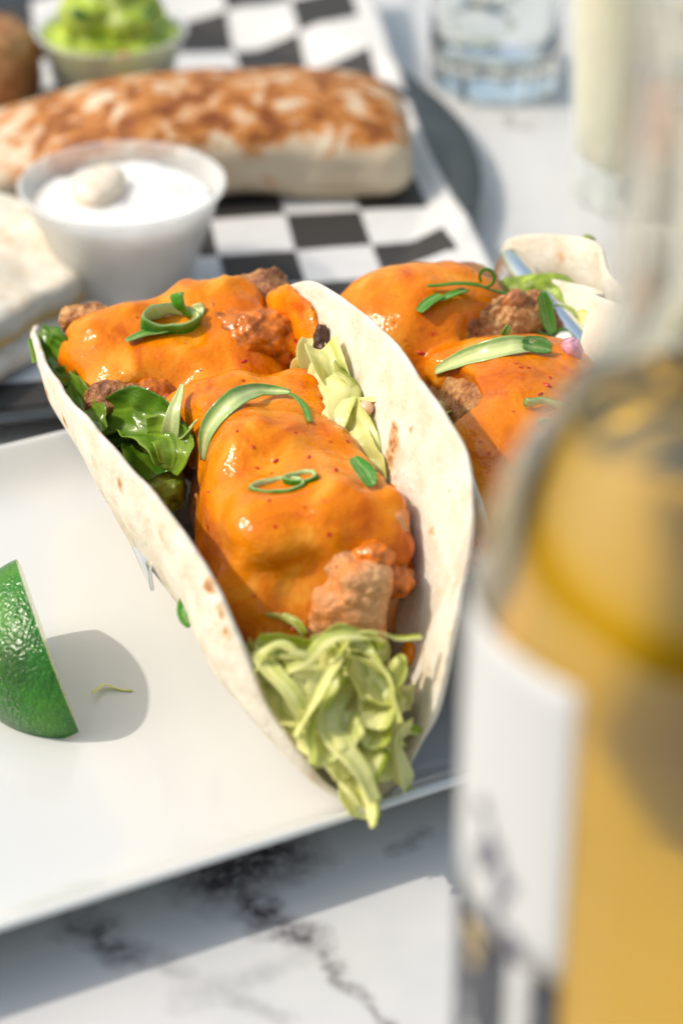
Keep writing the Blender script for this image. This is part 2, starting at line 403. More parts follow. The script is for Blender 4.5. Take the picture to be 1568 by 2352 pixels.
def make_tortilla(parent, L, Rr, B0, B1, mat, seed=0, zmid=8.5, bulge=.55, lout=8, rout=8):
    nt, ns = 72, 40
    L = crom(L, nt); R = crom(Rr, nt); B0 = np.array(B0, float); B1 = np.array(B1, float)
    V = []
    for i in range(nt):
        t = i/(nt-1); s = .5-.5*math.cos(math.pi*t)
        s = .45*t+.55*s
        B = B0*(1-s)+B1*s; B[2] -= (min(B0[2], B1[2])-zmid)*math.sin(math.pi*t)
        for j in range(-ns, ns+1):
            side = 1 if j >= 0 else -1; q = abs(j)/ns
            E = R[i] if side > 0 else L[i]
            D = np.linalg.norm(E-B); pr = np.array((PX[0], PX[1], 0))*side
            k = min(1, D/60)
            c1 = B+pr*17*k; c2 = B+(E-B)*(bulge if side > 0 else bulge+.12)+pr*(rout if side > 0 else lout)*k
            P = (1-q)**3*B+3*(1-q)**2*q*c1+3*(1-q)*q*q*c2+q**3*E
            V.append(P)
    V = np.array(V); 
    n = fbm(V+seed*31, 26, seed, 2)*.9+fbm(V+seed*31, 8, seed+5, 2)*.5
    V = V+np.stack([n*PX[0], n*PX[1], n*.25], 1)
    o = obj('tortilla', V, grid_faces(nt, 2*ns+1), mat, parent)
    mod(o, 'SOLIDIFY', thickness=.0018, offset=0.0); mod(o, 'SUBSURF', levels=1, render_levels=1)
    return o

def lumps_sdf(lumps, k):
    def f(P):
        d = None
        for lp in lumps:
            c, r = lp[:2]; e = rbox(P, c, r, lp[3], lp[2]) if len(lp) > 3 else ell(P, c, r, lp[2] if len(lp) > 2 else R3); d = e if d is None else smin(d, e, k)
        return d
    return f
def box_of(lumps, pad):
    lo = np.min([np.array(l[0])-max(l[1]) for l in lumps], 0)-pad; hi = np.max([np.array(l[0])+max(l[1]) for l in lumps], 0)+pad
    if all(len(l) == 2 for l in lumps): lo[2] = np.min([l[0][2]-l[1][2] for l in lumps])-pad; hi[2] = np.max([l[0][2]+l[1][2] for l in lumps])+pad
    return lo, hi
def chicken_piece(parent, lumps, seed, mat=None, h=.8, rough=1.0, k=5, ws=3.6):
    base = lumps_sdf(lumps, k)
    def f(P):
        d = base(P); m = np.abs(d) < 5; Q = P[m]
        d[m] += rough*(-1.7*fbm(Q, 9, seed, 2) + 1.5*(worley(Q, ws, seed)-.45) - .5*vnoise(Q, 1.5, seed+9))
        return d
    lo, hi = box_of(lumps, 4); V, Q = isosurface(f, lo, hi, h)
    return obj('fried_chicken', V, Q, mat or MAT['chicken'], parent)
def sauce_coat(parent, lumps, region, thick, seed, h=.85, extra=(), k=9, wob=1.0, cut=()):
    """sauce that clings to the lumps inside the region, plus extra pools, minus bare patches"""
    base = lumps_sdf(lumps, k); reg = lumps_sdf(region, 6); ex = lumps_sdf(extra, 6) if extra else None
    def f(P):
        d = base(P)-thick
        nb = np.abs(d) < 6; ed = np.zeros(len(P)); ed[nb] = 2.6*fbm(P[nb]*np.array((1, .8, .5)), 9, seed+20, 3)     # ragged, running edges
        d = smax(d, reg(P)+ed, 2.0)
        for c, r in cut: d = smax(d, -ell(P, c, r, R3)+ed*.9, 1.6)
        if ex is not None: d = smin(d, ex(P), 6)
        m = np.abs(d) < 5; Q = P[m]
        d[m] -= wob*(.95*fbm(Q, 13, seed, 2)+.42*vnoise(Q, 6.5, seed+3))
        return d
    lo, hi = box_of(list(lumps)+list(extra), 6); V, Q = isosurface(f, lo, hi, h)
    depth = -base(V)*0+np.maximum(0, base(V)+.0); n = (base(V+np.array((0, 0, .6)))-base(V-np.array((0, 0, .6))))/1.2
    thin = np.clip((.42-n)/.75, 0, 1)*.75+np.clip((1.2-depth)/1.6, 0, 1)*.25  # tint by steepness and coat depth: thin sauce plus painted flank shade
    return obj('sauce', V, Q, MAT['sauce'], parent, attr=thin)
def blob(name, parent, lumps, mat, seed, h=.9, k=5, amp=.8, ns=6):
    base = lumps_sdf(lumps, k)
    def f(P):
        d = base(P); m = np.abs(d) < 5
        d[m] -= amp*fbm(P[m], ns, seed, 3); return d
    lo, hi = box_of(lumps, 4); V, Q = isosurface(f, lo, hi, h)
    return obj(name, V, Q, mat, parent)

def smear(parent, on, px, thick, seed):
    """a thin film of sauce clinging to a wall"""
    lm = []
    for x, y, ra, rb in px:
        p, n = drop_to(on, x, y); n = unit(n)
        if np.dot(n, np.array((0, 0, HCAM))-p) < 0: n = -n
        e = unit(np.cross(n, (AX[0], AX[1], 0))); e2 = np.cross(n, e)
        lm.append((p+n*.6, (ra, rb, thick), np.stack([e, e2, n], 1)))
    base = lumps_sdf(lm, 4)
    def f(P):
        d = base(P); m = np.abs(d) < 4; d[m] -= .45*fbm(P[m], 6, seed, 2); return d
    lo, hi = box_of(lm, 2); V, Q = isosurface(f, lo, hi, .7)
    return obj('sauce', V, Q, MAT['sauce'], parent)
def ribbon(name, parent, pts, width, mat, tint=(0, 1), up=(0, 0, 1), curl=.15, thick=.00045, taper=.35, n=14, rnd=None, across=8, twist=0.0, crumple=0.0, streak=.0):
    """a thin curved strip through pts; tint runs across it"""
    C = crom(pts, n); V = []; T = []
    rnd = random.Random(int(abs(pts[0][0]*977)) % 9999)
    amp = .28 if mat is MAT['scallion'] else .45
    stk = [rnd.uniform(-amp, amp) for _ in range(across+1)]
    for i in range(n):
        t = i/(n-1); tg = unit(C[min(i+1, n-1)]-C[max(i-1, 0)])
        u = np.array(up, float); sd = np.cross(tg, u); sd = sd/(np.linalg.norm(sd)+1e-9); nn = np.cross(sd, tg)
        a = twist*(t-.5); sd, nn = sd*math.cos(a)+nn*math.sin(a), nn*math.cos(a)-sd*math.sin(a)
        w = width*(1-taper*abs(2*t-1)**2.2)
        for j in range(across+1):
            q = j/across-.5
            V.append(C[i]+sd*q*w+nn*curl*w*(q*q*4-.5)); T.append(tint[0]+(tint[1]-tint[0])*(abs(q)*2 if tint[0] > tint[1] else j/across)+stk[j])
    if not crumple and mat is MAT['scallion']: crumple = .55
    if crumple:
        V = np.array(V); V = V+np.stack([crumple*vnoise(V, 4.5, 3+k) for k in range(3)], 1)
    o = obj(name, V, grid_faces(n, across+1), mat, parent, attr=T)
    mod(o, 'SOLIDIFY', thickness=thick, offset=0.0); mod(o, 'SUBSURF', levels=1, render_levels=1)
    return o
def shred(parent, c, d, length, width, tint, seed, up=None, bend=1.0):
    r = random.Random(seed); c = np.array(c); d = unit(d)
    side = unit(np.cross(d, (r.uniform(-.5, .5), r.uniform(-.5, .5), 1)))
    nn = np.cross(side, d)
    pts = []
    b1, b2 = r.uniform(-.28, .28)*bend, r.uniform(.0, .35)*bend; ph = r.uniform(0, 6.28)
    for i in range(5):
        t = i/4-.5
        pts.append(c+d*length*t+side*length*(b1*(t*t*4-.4)+.05*math.sin(ph+i*1.9))+nn*length*(-b2*(t*t*4-.4)+.04*math.cos(ph+i*2.3)))
    return ribbon('lettuce_shred', parent, pts, width, MAT['lettuce'], (tint-.25, tint+.3), up=nn*1.0+side*r.uniform(-.9, .9), curl=r.uniform(-.35, .5), thick=.00035, taper=r.uniform(.1, .5), twist=r.uniform(-1.4, 1.4), crumple=1.3, across=6, n=18)
def scallion_ring(parent, c, nrm, ra, rb, hgt, wall, ang=0.0, arc=(0, 2*math.pi), dark=.0):
    """a slice of a hollow scallion: green outside, pale inside"""
    nrm = unit(nrm); e1 = unit(np.cross(nrm, (.3, .9, .1))); e2 = np.cross(nrm, e1)
    e1, e2 = e1*math.cos(ang)+e2*math.sin(ang), e2*math.cos(ang)-e1*math.sin(ang)
    full = abs(arc[1]-arc[0]-2*math.pi) < 1e-6; n = 30; V = []; T = []
    sec = [(0, -.5, .1), (0, -.15, dark), (0, .15, dark), (0, .5, .12), (1, .5, .85), (1, 0, 1.0), (1, -.5, .85)]
    for th in np.linspace(arc[0], arc[1], n, endpoint=not full):
        wob = 1+.10*math.sin(2*th+ang*3)+.07*math.sin(3*th+ang)+.04*math.sin(7*th)
        for ins, z, tn in sec:
            r1, r2 = ra*wob-ins*wall, rb*wob-ins*wall
            V.append(np.array(c)+e1*r1*math.cos(th)+e2*r2*math.sin(th)+nrm*hgt*z*(1+.3*math.sin(th*2+ang*5))); T.append(tn)
    m = len(sec); F = grid_faces(n, m, wrap_u=full, wrap_v=True)
    if not full: F += [tuple(range(m)), tuple(reversed(range((n-1)*m, n*m)))]
    o = recalc(obj('scallion_slice', V, F, MAT['scallion'], parent, attr=T))
    mod(o, 'SUBSURF', levels=1, render_levels=1); return o
def dice(name, parent, c, size, mat, seed):
    r = random.Random(seed); bm = bmesh.new(); bmesh.ops.create_cube(bm, size=1)
    M = Matrix.Rotation(r.uniform(0, 6), 4, (r.random(), r.random(), r.random()+.1))
    for v in bm.verts: v.co = Vector((v.co.x*size[0]*r.uniform(.8, 1.1), v.co.y*size[1]*r.uniform(.8, 1.1), v.co.z*size[2]*r.uniform(.8, 1.1)))
    bmesh.ops.bevel(bm, geom=bm.edges[:], offset=min(size)*.22, segments=3, affect='EDGES')
    V = [np.array(M @ v.co)+np.array(c) for v in bm.verts]; F = [[v.index for v in f.verts] for f in bm.faces]; bm.free()
    return obj(name, V, F, mat, parent)
def flake(parent, c, r, seed):
    rn = random.Random(seed); bm = bmesh.new(); bmesh.ops.create_icosphere(bm, subdivisions=2, radius=1)
    M = Matrix.Rotation(rn.uniform(0, 6), 4, 'Z')
    V = [np.array(M @ Vector((v.co.x*r*rn.uniform(.75, 1.15), v.co.y*r*.5*rn.uniform(.8, 1.1), v.co.z*r*.3)))+np.array(c) for v in bm.verts]
    F = [[v.index for v in f.verts] for f in bm.faces]; bm.free()
    return obj('chili_flake', V, F, MAT['chili'], parent)
def drop_to(objs, x, y, z0=70, lift=0.0):
    """the point where the sight line through grid position x, y first meets the given meshes"""
    o = Vector((0, 0, HCAM*MM)); p = Vector(at(x, y, z0)*MM); d = (p-o).normalized(); best = None
    for ob in objs:
        mi = ob.matrix_world.inverted()
        hit, loc, nor, _ = ob.ray_cast(mi @ o, (mi.to_3x3() @ d))
        if hit:
            w = ob.matrix_world @ loc; k = (w-o).length
            if best is None or k < best[0]: best = (k, w, nor)
    if best is None: return np.array(at(x, y, z0)), np.array((0, 0, 1.0))
    return np.array(best[1])*1000+np.array(best[2])*lift, np.array(best[2])

# ================================================================== main taco
CHAR1 = [(905, 985, 2.6), (902, 1020, 3.4), (893, 1055, 3.0), (880, 1075, 1.8), (945, 985, 1.0), (740, 770, 3.2), (755, 800, 2.0), (780, 860, 1.2), (845, 1010, 1.4), (1030, 1130, 1.0), (990, 1220, 1.2),
         (96, 865, 3.0), (108, 900, 2.0), (150, 970, 2.4), (275, 1112, 2.2), (480, 1345, 2.2), (508, 1405, 1.7), (520, 1452, 1.4)]
def main_taco():
    T = thing('taco', 'nearest taco, orange sauced fried chicken with lettuce spilling over the plate edge', 'taco', tl(85, 0, PLATE_Z), 'tacos standing in the steel holder')
    R = [at(835, 1855, 13), at(900, 1815, 15), at(950, 1738, 22), at(1000, 1640, 34), at(1035, 1480, 50), at(1052, 1375, 60), at(1083, 1230, 70), at(1082, 1130, 77),
         at(1045, 1005, 82), at(960, 850, 86), at(860, 735, 84), at(770, 665, 81), at(710, 642, 78), at(640, 668, 69), at(575, 720, 58), at(500, 790, 40), tl(178, 0, 16)]
    L = [at(835, 1855, 13), at(770, 1818, 16), at(700, 1745, 27), at(622, 1630, 38), at(560, 1490, 51), at(502, 1365, 60), at(435, 1250, 66), at(345, 1128, 69), at(245, 1018, 70),
         at(165, 920, 68), at(118, 845, 64), at(82, 782, 59), at(74, 758, 53), at(95, 765, 42), tl(182, -26, 24), tl(178, 0, 16)]
    tort = make_tortilla(T, L, R, at(835, 1855, 13), tl(178, 0, 16), None, 3, lout=15)
    bpy.context.view_layer.update()
    tort.data.materials.append(m_tortilla('flour_tortilla', .5, .37, [(drop_to([tort], x, y)[0], r) for x, y, r in CHAR1]))
    # --- chicken
    RU = R3 @ np.array(Matrix.Rotation(math.radians(14), 3, 'X')) @ np.array(Matrix.Rotation(math.radians(-8), 3, 'Y'))
    up = [(at(400, 870, 47), (25, 17, 18), RU, 8), (at(560, 820, 47), (17, 16, 20), RU, 8), (at(280, 872, 45), (15, 16, 16)), (at(640, 800, 44), (12, 14, 17))]
    RB = R3 @ np.array(Matrix.Rotation(math.radians(-9), 3, 'X')) @ np.array(Matrix.Rotation(math.radians(10), 3, 'Y'))
    lo = [(at(625, 1115, 45), (17, 22, 21), RB, 9), (at(660, 1290, 42), (18, 22, 21), RB, 9), (at(760, 1270, 44), (14, 22, 20), RB, 9), (at(670, 1400, 36), (16, 15, 15)), (at(610, 1430, 36), (10, 11, 11)), (at(540, 985, 42), (20, 15, 17))]
    bare = [(at(806, 1372, 46), (6.5, 11, 12), RB, 4), (at(770, 1415, 42), (7, 8, 8), RB, 4)]
    chk1 = chicken_piece(T, up, 5); chk2 = chicken_piece(T, lo+bare, 9, MAT['chicken_bare'], .5, rough=.62, ws=2.6)
    crumb = chicken_piece(T, [(at(178, 738, 60), (4.5, 4, 3.8)), (at(225, 730, 61), (5.5, 4, 4)), (at(210, 765, 57), (6, 5, 4.5))], 21, MAT['chicken_pale'], .35, .62, 2, 2.0)
    nub = chicken_piece(T, [(at(492, 712, 67), (3.2, 3.2, 3.6)), (at(600, 772, 64), (9, 7, 6)), (at(545, 755, 64), (8, 6, 5)), (at(640, 800, 60), (5, 6, 6))], 23, MAT['glazed'], .45, .85, 4, 2.8)
    side = chicken_piece(T, [(at(255, 920, 55), (7, 6, 5)), (at(310, 915, 55), (6, 6, 5))], 29, None, .4, .8, 3, 2.2)
    for k, (x, y, z, r) in enumerate([(350, 905, 56, 4.5), (860, 1270, 58, 4.2), (845, 1215, 60, 3.4), (890, 1330, 50, 4.5)]):
        chicken_piece(T, [(at(x, y, z), (r*1.2, r, r*.8)), (at(x+14, y+8, z-1), (r*.8, r*.9, r*.7))], 130+k, MAT['glazed'], .42, .7, 2, 2.2)
    # --- sauce
    ex = [(at(500, 930, 58), (15, 9, 7)), (at(620, 940, 59), (12, 10, 5)), (at(690, 900, 60), (7, 8, 5)), (at(862, 1165, 60), (7, 7, 4)), (at(885, 1235, 54), (5, 9, 4))]
    reg = [(at(390, 800, 60), (33, 24, 22)), (at(560, 850, 60), (22, 20, 15)), (at(600, 1080, 62), (28, 26, 24)), (at(560, 1300, 52), (24, 34, 30)), (at(690, 1180, 60), (19, 22, 20)), (at(560, 970, 58), (24, 16, 14)), (at(620, 1400, 42), (14, 16, 20)), (at(770, 1225, 60), (16, 18, 18))]
    s1 = sauce_coat(T, up+lo, reg, 1.9, 3, .8, ex, 7, 1.4, cut=[(at(845, 1400, 56), (9, 16, 14)), (at(610, 762, 72), (11, 8, 9)), (at(270, 925, 58), (10, 7, 6))])
    bpy.context.view_layer.update()
    smear1 = smear(T, [tort], [(690, 735, 6, 7), (655, 715, 5, 6), (715, 765, 4.5, 6), (640, 745, 6, 6), (700, 795, 4, 5)], .9, 41)
    smear2 = smear(T, [tort], [(893, 1150, 3.5, 5), (905, 1200, 4.5, 7), (915, 1255, 4, 8), (925, 1320, 3.5, 7), (880, 1200, 5, 7)], .9, 43)
    strand = blob('sauce', T, [(at(690, 800, 62), (2, 2.5, 2)), (at(705, 830, 60), (2, 3, 2.5)), (at(655, 780, 64), (3, 3, 3))], MAT['sauce'], 47, .6, 4, .3, 6)
    # --- guacamole and leaf on the left
    guac = blob('guacamole', T, [(at(355, 1000, 50), (6, 6, 5)), (at(372, 1065, 46), (4.5, 6, 7)), (at(378, 1115, 42), (5, 7, 7))], MAT['guac'], 51, .45, 3, 1.3, 5)
    for px, w, tn, sd in [([(225, 955, 54), (285, 950, 57), (345, 968, 58), (385, 1010, 57), (398, 1062, 53)], 13, (.2, .9), 1), ([(250, 985, 50), (310, 985, 53), (355, 1030, 52), (370, 1090, 48)], 15, (.0, .6), 2),
                          ([(330, 990, 56), (385, 995, 58), (405, 1040, 55), (395, 1090, 50)], 8, (.5, 1.0), 3),
                          ([(82, 772, 56), (125, 805, 57), (160, 850, 55), (172, 885, 53)], 10, (.1, .6), 4), ([(150, 880, 54), (185, 925, 56), (205, 965, 56), (235, 1010, 54)], 8, (.3, .9), 5), ([(120, 850, 52), (160, 905, 52), (200, 960, 50)], 9, (.0, .5), 6)]:
        ribbon('lettuce_leaf', T, [at(*q) for q in px], w, MAT['leaf'], tn, up=(-.35, -.55, .75), curl=.3, thick=.0005, taper=.35, n=26, across=14, twist=.5, crumple=1.9)
    dice('tomato_cube', T, at(385, 935, 57), (6.5, 6, 6), MAT['tomato'], 3)
    dice('tomato_cube', T, at(735, 960, 60), (5, 5, 4), MAT['tomato'], 8)
    solids = [s1, chk1, chk2, nub, smear1, smear2]
    bpy.context.view_layer.update()
    # --- lettuce: bed at the near end
    rl = random.Random(4)
    for k in range(58):
        u = rl.uniform(15, 46); t = u/52; z = 20+t*23+rl.uniform(-4, 5); w = 4+t*12
        d = (rl.uniform(-.7, .7)*PX[0]-AX[0]*1.0, rl.uniform(-.7, .7)*PX[1]-AX[1], rl.uniform(-.45, .1))
        shred(T, tl(u, rl.uniform(-w, w)+4.5, z), d, rl.uniform(9, 20), rl.uniform(1.6, 4.6), rl.uniform(.25, 1.2), 100+k)
    for k, (x, y, z, dx, dy, dz, ln, wd, tn) in enumerate([
        (800, 1680, 30, .1, -1, -.5, 40, 7, .75), (850, 1770, 22, .1, -1, -.35, 34, 7, .55), (870, 1560, 40, .5, -.7, -.3, 26, 9, .7),
        (650, 1560, 40, .5, -1, -.4, 30, 8, .6), (740, 1560, 40, -.3, -1, -.4, 34, 6, .9), (700, 1640, 33, .4, -1, -.4, 28, 5, .35),
        (770, 1480, 46, 1, .45, .1, 30, 4.5, .45), (860, 1470, 46, 1, .15, .1, 26, 4, .3), (640, 1510, 44, 1, .1, .2, 20, 5, .5),
        (845, 1800, 19, 0, -1, -.3, 20, 6, .6), (900, 1700, 24, .05, -.5, -1, 24, 8, 1.4), (930, 1745, 20, 0, -.4, -1, 22, 8, 1.5), (780, 1760, 22, .2, -1, -.3, 26, 5, .95)]):
        shred(T, at(x, y, z+5), (dx, dy, dz), ln*.8, wd*.7, tn+.1, 300+k)
    rw = random.Random(77)
    for k, (x, y, z, dx, dy, wd, tn) in enumerate([(610, 1530, 46, .75, -.6, 8, .5), (650, 1590, 43, .55, -.8, 10, .65), (700, 1560, 47, .2, -1, 9, .95), (760, 1530, 49, -.2, -1, 8, .8), (840, 1530, 48, .5, -.8, 11, .75), (880, 1580, 45, -.1, -1, 10, .9),
            (730, 1640, 41, .2, -1, 9, .55), (800, 1640, 41, .05, -1, 11, .85), (860, 1660, 38, -.1, -1, 9, .6), (690, 1660, 37, .6, -.8, 8, .8), (770, 1710, 34, .2, -1, 10, .95), (830, 1730, 32, 0, -1, 10, .5), (870, 1740, 30, -.05, -1, 7, 1.1), (815, 1790, 26, .05, -1, 8, .75), (905, 1640, 36, -.15, -1, 7, 1.2), (690, 1490, 50, .9, .1, 7, .4), (800, 1475, 51, 1, .3, 7, .45)]):
        c0 = at(x, y+8, z-4.5); d0 = unit((dx, dy, rw.uniform(-.45, -.1))); sd = unit(np.cross(d0, (0, 0, 1))); ln = rw.uniform(13, 21)
        pts = [c0+d0*ln*(q-.5)+sd*rw.uniform(-1.5, 1.5)+np.array((0, 0, rw.uniform(-1.5, 1.8))) for q in (0, .25, .5, .75, 1)]
        ribbon('lettuce_shred', T, pts, wd*.82, MAT['lettuce'], (tn-.35, tn+.35), up=(rw.uniform(-.7, .5), -.35, .8), curl=rw.uniform(.1, .5), thick=.00035, taper=rw.uniform(.1, .4), n=20, across=12, twist=rw.uniform(-.8, .8), crumple=1.5)
    # --- lettuce against the right wall
    for k, (x, y, z, dx, dy, dz, ln, wd, tn) in enumerate([
        (730, 850, 64, .1, -.5, -.6, 20, 9, .95), (765, 890, 66, .15, -.7, -.6, 26, 9, .85), (790, 960, 64, .2, -.8, -.5, 28, 10, .75),
        (825, 1010, 62, .1, -.8, -.5, 24, 8, 1.0), (780, 1030, 60, .2, -.7, -.5, 26, 8, .7), (845, 1060, 60, .2, -.8, -.5, 20, 7, 1.0),
        (805, 880, 68, .4, -.3, -.5, 14, 8, .15), (750, 960, 62, .3, -.8, -.3, 26, 6, 1.0), (830, 930, 67, .6, -.1, .3, 14, 5, .85), (725, 815, 64, .8, .2, .3, 14, 7, .95), (745, 920, 63, .1, -.8, -.5, 22, 8, .9)]):
        shred(T, at(x, y, z), (dx, dy, dz), ln, wd, tn, 400+k, bend=.7)
    # --- scallions
    p, n = drop_to(solids, 395, 745, lift=1.6); scallion_ring(T, p, (.15, -.35, .9), 7.2, 4.8, 5.6, 1.4, .5)
    p2, n = drop_to(solids, 435, 720, lift=3.0); scallion_ring(T, p2, (.7, -.5, .4), 4.5, 3.2, 4, 1.1, .2, (0, 4.2))
    p3, n = drop_to(solids, 335, 775, lift=.9); ribbon('scallion_slice', T, [p3+np.array((-5, -2, -.6)), p3+np.array((0, 0, .6)), p3+np.array((6, 1, .8))], 3.2, MAT['scallion'], (.1, .5), n=10)
    for (x, y, ra, rb, hg, w, an, arc) in [(640, 1120, 6.2, 3.6, 2.2, 1.1, .3, (0, 2*math.pi)), (692, 1100, 4.0, 2.3, 2.2, .9, .2, (0, 2*math.pi))]:
        p, n = drop_to(solids, x, y, lift=.35); scallion_ring(T, p, n+np.array((0, 0, .3)), ra, rb, hg, w, an, arc)
    def drape(px, w, tint, lift=.7, **kw):
        pts = [drop_to(solids, x, y, lift=lift+l)[0] for x, y, l in px]
        return ribbon('scallion_slice', T, pts, w, MAT['scallion'], tint, **kw)
    drape([(435, 905, 3), (428, 960, 4), (420, 1020, 3), (422, 1090, 0)], 5.4, (.95, .75), taper=.8, up=(-.3, -.8, .5))
    drape([(470, 1060, 0), (490, 990, 1), (540, 935, 1.5), (610, 915, 1.5), (665, 915, 1)], 5.6, (.85, .30), taper=.75, up=(-.2, -.6, .7))
    drape([(660, 918, 1), (690, 935, .8), (712, 975, .2)], 1.7, (.0, .1), taper=.5)
    drape([(805, 1075, 2), (830, 1100, 1.5), (850, 1125, .5)], 4.5, (.25, .0), taper=.6)
    drape([(430, 1050, 0), (440, 1000, 2), (470, 965, 1)], 2.5, (.6, .9), taper=.7)
    for k, (x, y, r) in enumerate([(580, 1025, .9), (635, 1058, 1.2), (590, 1075, .8), (710, 1050, .9), (770, 1080, 1.2), (560, 830, 1.1), (575, 850, .8), (672, 1440, 1.6), (545, 990, .7), (480, 1130, .6), (700, 1165, .5), (460, 850, .6)]):
        p, n = drop_to(solids, x, y, lift=.05); flake(T, p, r, k)
    ribbon('scallion_slice', T, [at(424, 1372, 46), at(428, 1410, 43), at(445, 1432, 41)], 4.5, MAT['scallion'], (.1, .0), up=(-.8, -.6, .3), n=10, curl=.4)
    # charred bits stuck to the inner right wall
    chicken_piece(T, [(at(735, 778, 70), (2.6, 3, 4)), (at(752, 800, 68), (1.6, 2, 2))], 61, m_simple('charred_bit', (.06, .02, .008), .4, 0, .5, 500, .5), .4, .7, 2)
    for k, (x, y, z, r) in enumerate([(840, 938, 68, (1.9, 2.2, 2.0))]): blob('sauce', T, [(at(x, y, z), r)], m_simple('salmon_sauce_dot', (.74, .44, .26), .3, 0, .2, 300), 70+k, .4, 2, .2, 4)
    smear(T, [tort], [(945, 1490, 1.6, 2.2), (940, 1515, 1.8, 2.0)], .6, 77)
    return T

# ================================================================== second taco
SP = 72.0
def second_taco():
    T = thing('taco', 'middle taco behind the beer bottle, orange sauce and a red onion bit on top', 'taco', tl(95, SP, PLATE_Z), 'tacos standing in the steel holder')
    tip = tl(4, SP, 13); end = tl(180, SP-2, 16)
    R = [tip, tl(6, SP+8, 16), tl(12, SP+16, 24), tl(22, SP+26, 40), tl(42, SP+34, 62), tl(70, SP+36, 74), tl(100, SP+35, 78), tl(122, SP+32, 74), at(1390, 672, 68), at(1310, 645, 65), at(1230, 636, 61), at(1165, 650, 55), at(1110, 690, 42), end]
    L = [tip, tl(5, SP-8, 16), tl(12, SP-14, 28), tl(22, SP-20, 40), tl(34, SP-24, 50), at(1112, 1285, 56), at(1122, 1220, 60), at(1085, 1080, 64), at(1030, 990, 66), tl(110, SP-36, 66), tl(140, SP-40, 64), tl(165, SP-40, 58), tl(178, SP-30, 44), end]
    make_tortilla(T, L, R, tip, end, m_tortilla('flour_tortilla_warm', .35, 1.9), 8)
    up = [(at(960, 790, 50), (23, 20, 19)), (at(1040, 760, 48), (20, 20, 18)), (at(890, 780, 48), (14, 18, 15))]
    lo = [(at(1190, 1000, 46), (21, 26, 22)), (at(1180, 1120, 44), (22, 26, 22)), (at(1290, 1000, 42), (16, 26, 20))]
    chk = chicken_piece(T, up+[(at(1060, 960, 46), (10, 13, 16))], 33); chk2 = chicken_piece(T, lo, 35)
    bare = chicken_piece(T, [(at(1150, 740, 58), (9, 6, 7)), (at(1190, 725, 60), (9, 6, 6)), (at(1225, 715, 60), (5, 5, 6)), (at(1120, 760, 56), (6, 6, 6))], 37, MAT['chicken_pale'], .38, .75, 3, 2.0)
    reg = [(at(960, 740, 62), (26, 26, 21)), (at(1050, 770, 60), (15, 20, 16)), (at(1210, 900, 60), (22, 24, 16)), (at(1200, 1080, 56), (22, 36, 24)), (at(1090, 850, 60), (16, 14, 9))]
    s1 = sauce_coat(T, up+lo, reg, 2.2, 15, .85, [(at(1180, 860, 60), (13, 8, 6)), (at(1080, 840, 58), (13, 8, 7)), (at(1240, 830, 60), (9, 6, 5))], 9, .8, cut=[(at(1170, 735, 64), (14, 8, 9)), (at(1040, 950, 56), (9, 16, 14))])
    g = blob('guacamole', T, [(at(1180, 665, 58), (8, 3.5, 3.5)), (at(1250, 660, 60), (8, 4, 4)), (at(1300, 690, 58), (6, 4, 5)), (at(1320, 740, 55), (6, 5, 5))], MAT['guac'], 81, .6, 4, .5, 6)
    g2 = blob('guacamole', T, [(at(1285, 830, 55), (9, 7, 5)), (at(1350, 800, 55), (10, 8, 6))], MAT['crema'], 83, .7, 4, .6, 6)
    solids = [chk, chk2, bare, s1, g, g2]
    bpy.context.view_layer.update()
    dice('red_onion_piece', T, drop_to(solids, 1310, 812, lift=1.5)[0], (6, 5, 4), MAT['onion'], 5)
    dice('tomato_cube', T, drop_to(solids, 1175, 690, lift=-.5)[0], (8, 5, 4), m_simple('seared_tomato', (.46, .17, .06), .3, 0, .4, 260, .5), 6)
    def drape(px, w, tint, lift=.6, **kw):
        pts = [drop_to(solids, x, y, lift=lift+l)[0] for x, y, l in px]
        return ribbon('scallion_slice', T, pts, w, MAT['scallion'], tint, **kw)
    drape([(1000, 855, 0), (1060, 835, .6), (1130, 815, 1), (1200, 805, 1.2), (1262, 812, 1)], 5.8, (.95, .55), taper=.65, up=(0, -.6, .8))
    drape([(1195, 805, 1.5), (1230, 808, 1.6), (1264, 815, 1.3)], 5.2, (.25, .35), taper=.5, up=(0, -.6, .8))
    drape([(962, 722, .5), (985, 700, 1), (1010, 685, 1)], 3.8, (.05, .0), taper=.3); drape([(1005, 695, 1), (1040, 685, 1.4), (1064, 672, .8)], 3.4, (.0, .15), taper=.4)
    drape([(980, 668, 1), (1040, 665, 2), (1090, 672, 2.5), (1140, 680, 2), (1205, 690, .6)], 1.7, (.0, .05), taper=.5)
    c0 = drop_to(solids, 1105, 672, lift=3)[0]
    ribbon('scallion_slice', T, [c0+np.array((2.2*math.sin(a), .6*a*.3, 2.4-2.4*math.cos(a))) for a in np.linspace(0, 5.6, 8)], .9, MAT['scallion'], (0, 0), up=(0, 1, .1), n=24)
    p, n = drop_to(solids, 1285, 742, lift=2.5); scallion_ring(T, p, (.1, -.75, .7), 6.2, 5.2, 5.2, 1.0, .1, (.2, 5.4))
    p, n = drop_to(solids, 1240, 735, lift=3.0); ribbon('scallion_slice', T, [p+np.array((2, -1, -5)), p+np.array((0, 0, 0)), p+np.array((-1, 1.5, 6))], 4.2, MAT['scallion'], (.1, .0), up=(.2, -.9, .2), n=10, taper=.6)
    p, n = drop_to(solids, 1162, 770, lift=.8); ribbon('scallion_slice', T, [p+np.array((-1, 0, -2)), p, p+np.array((1, .5, 2))], 2.4, MAT['scallion'], (.1, .1), up=(0, -.9, .2), n=8, taper=.6)
    p, n = drop_to(solids, 1245, 955, lift=1.2); scallion_ring(T, p, n+np.array((0, -.2, .2)), 7, 5, 2.6, 1.6, .4, (1.2, 5.6), .25)
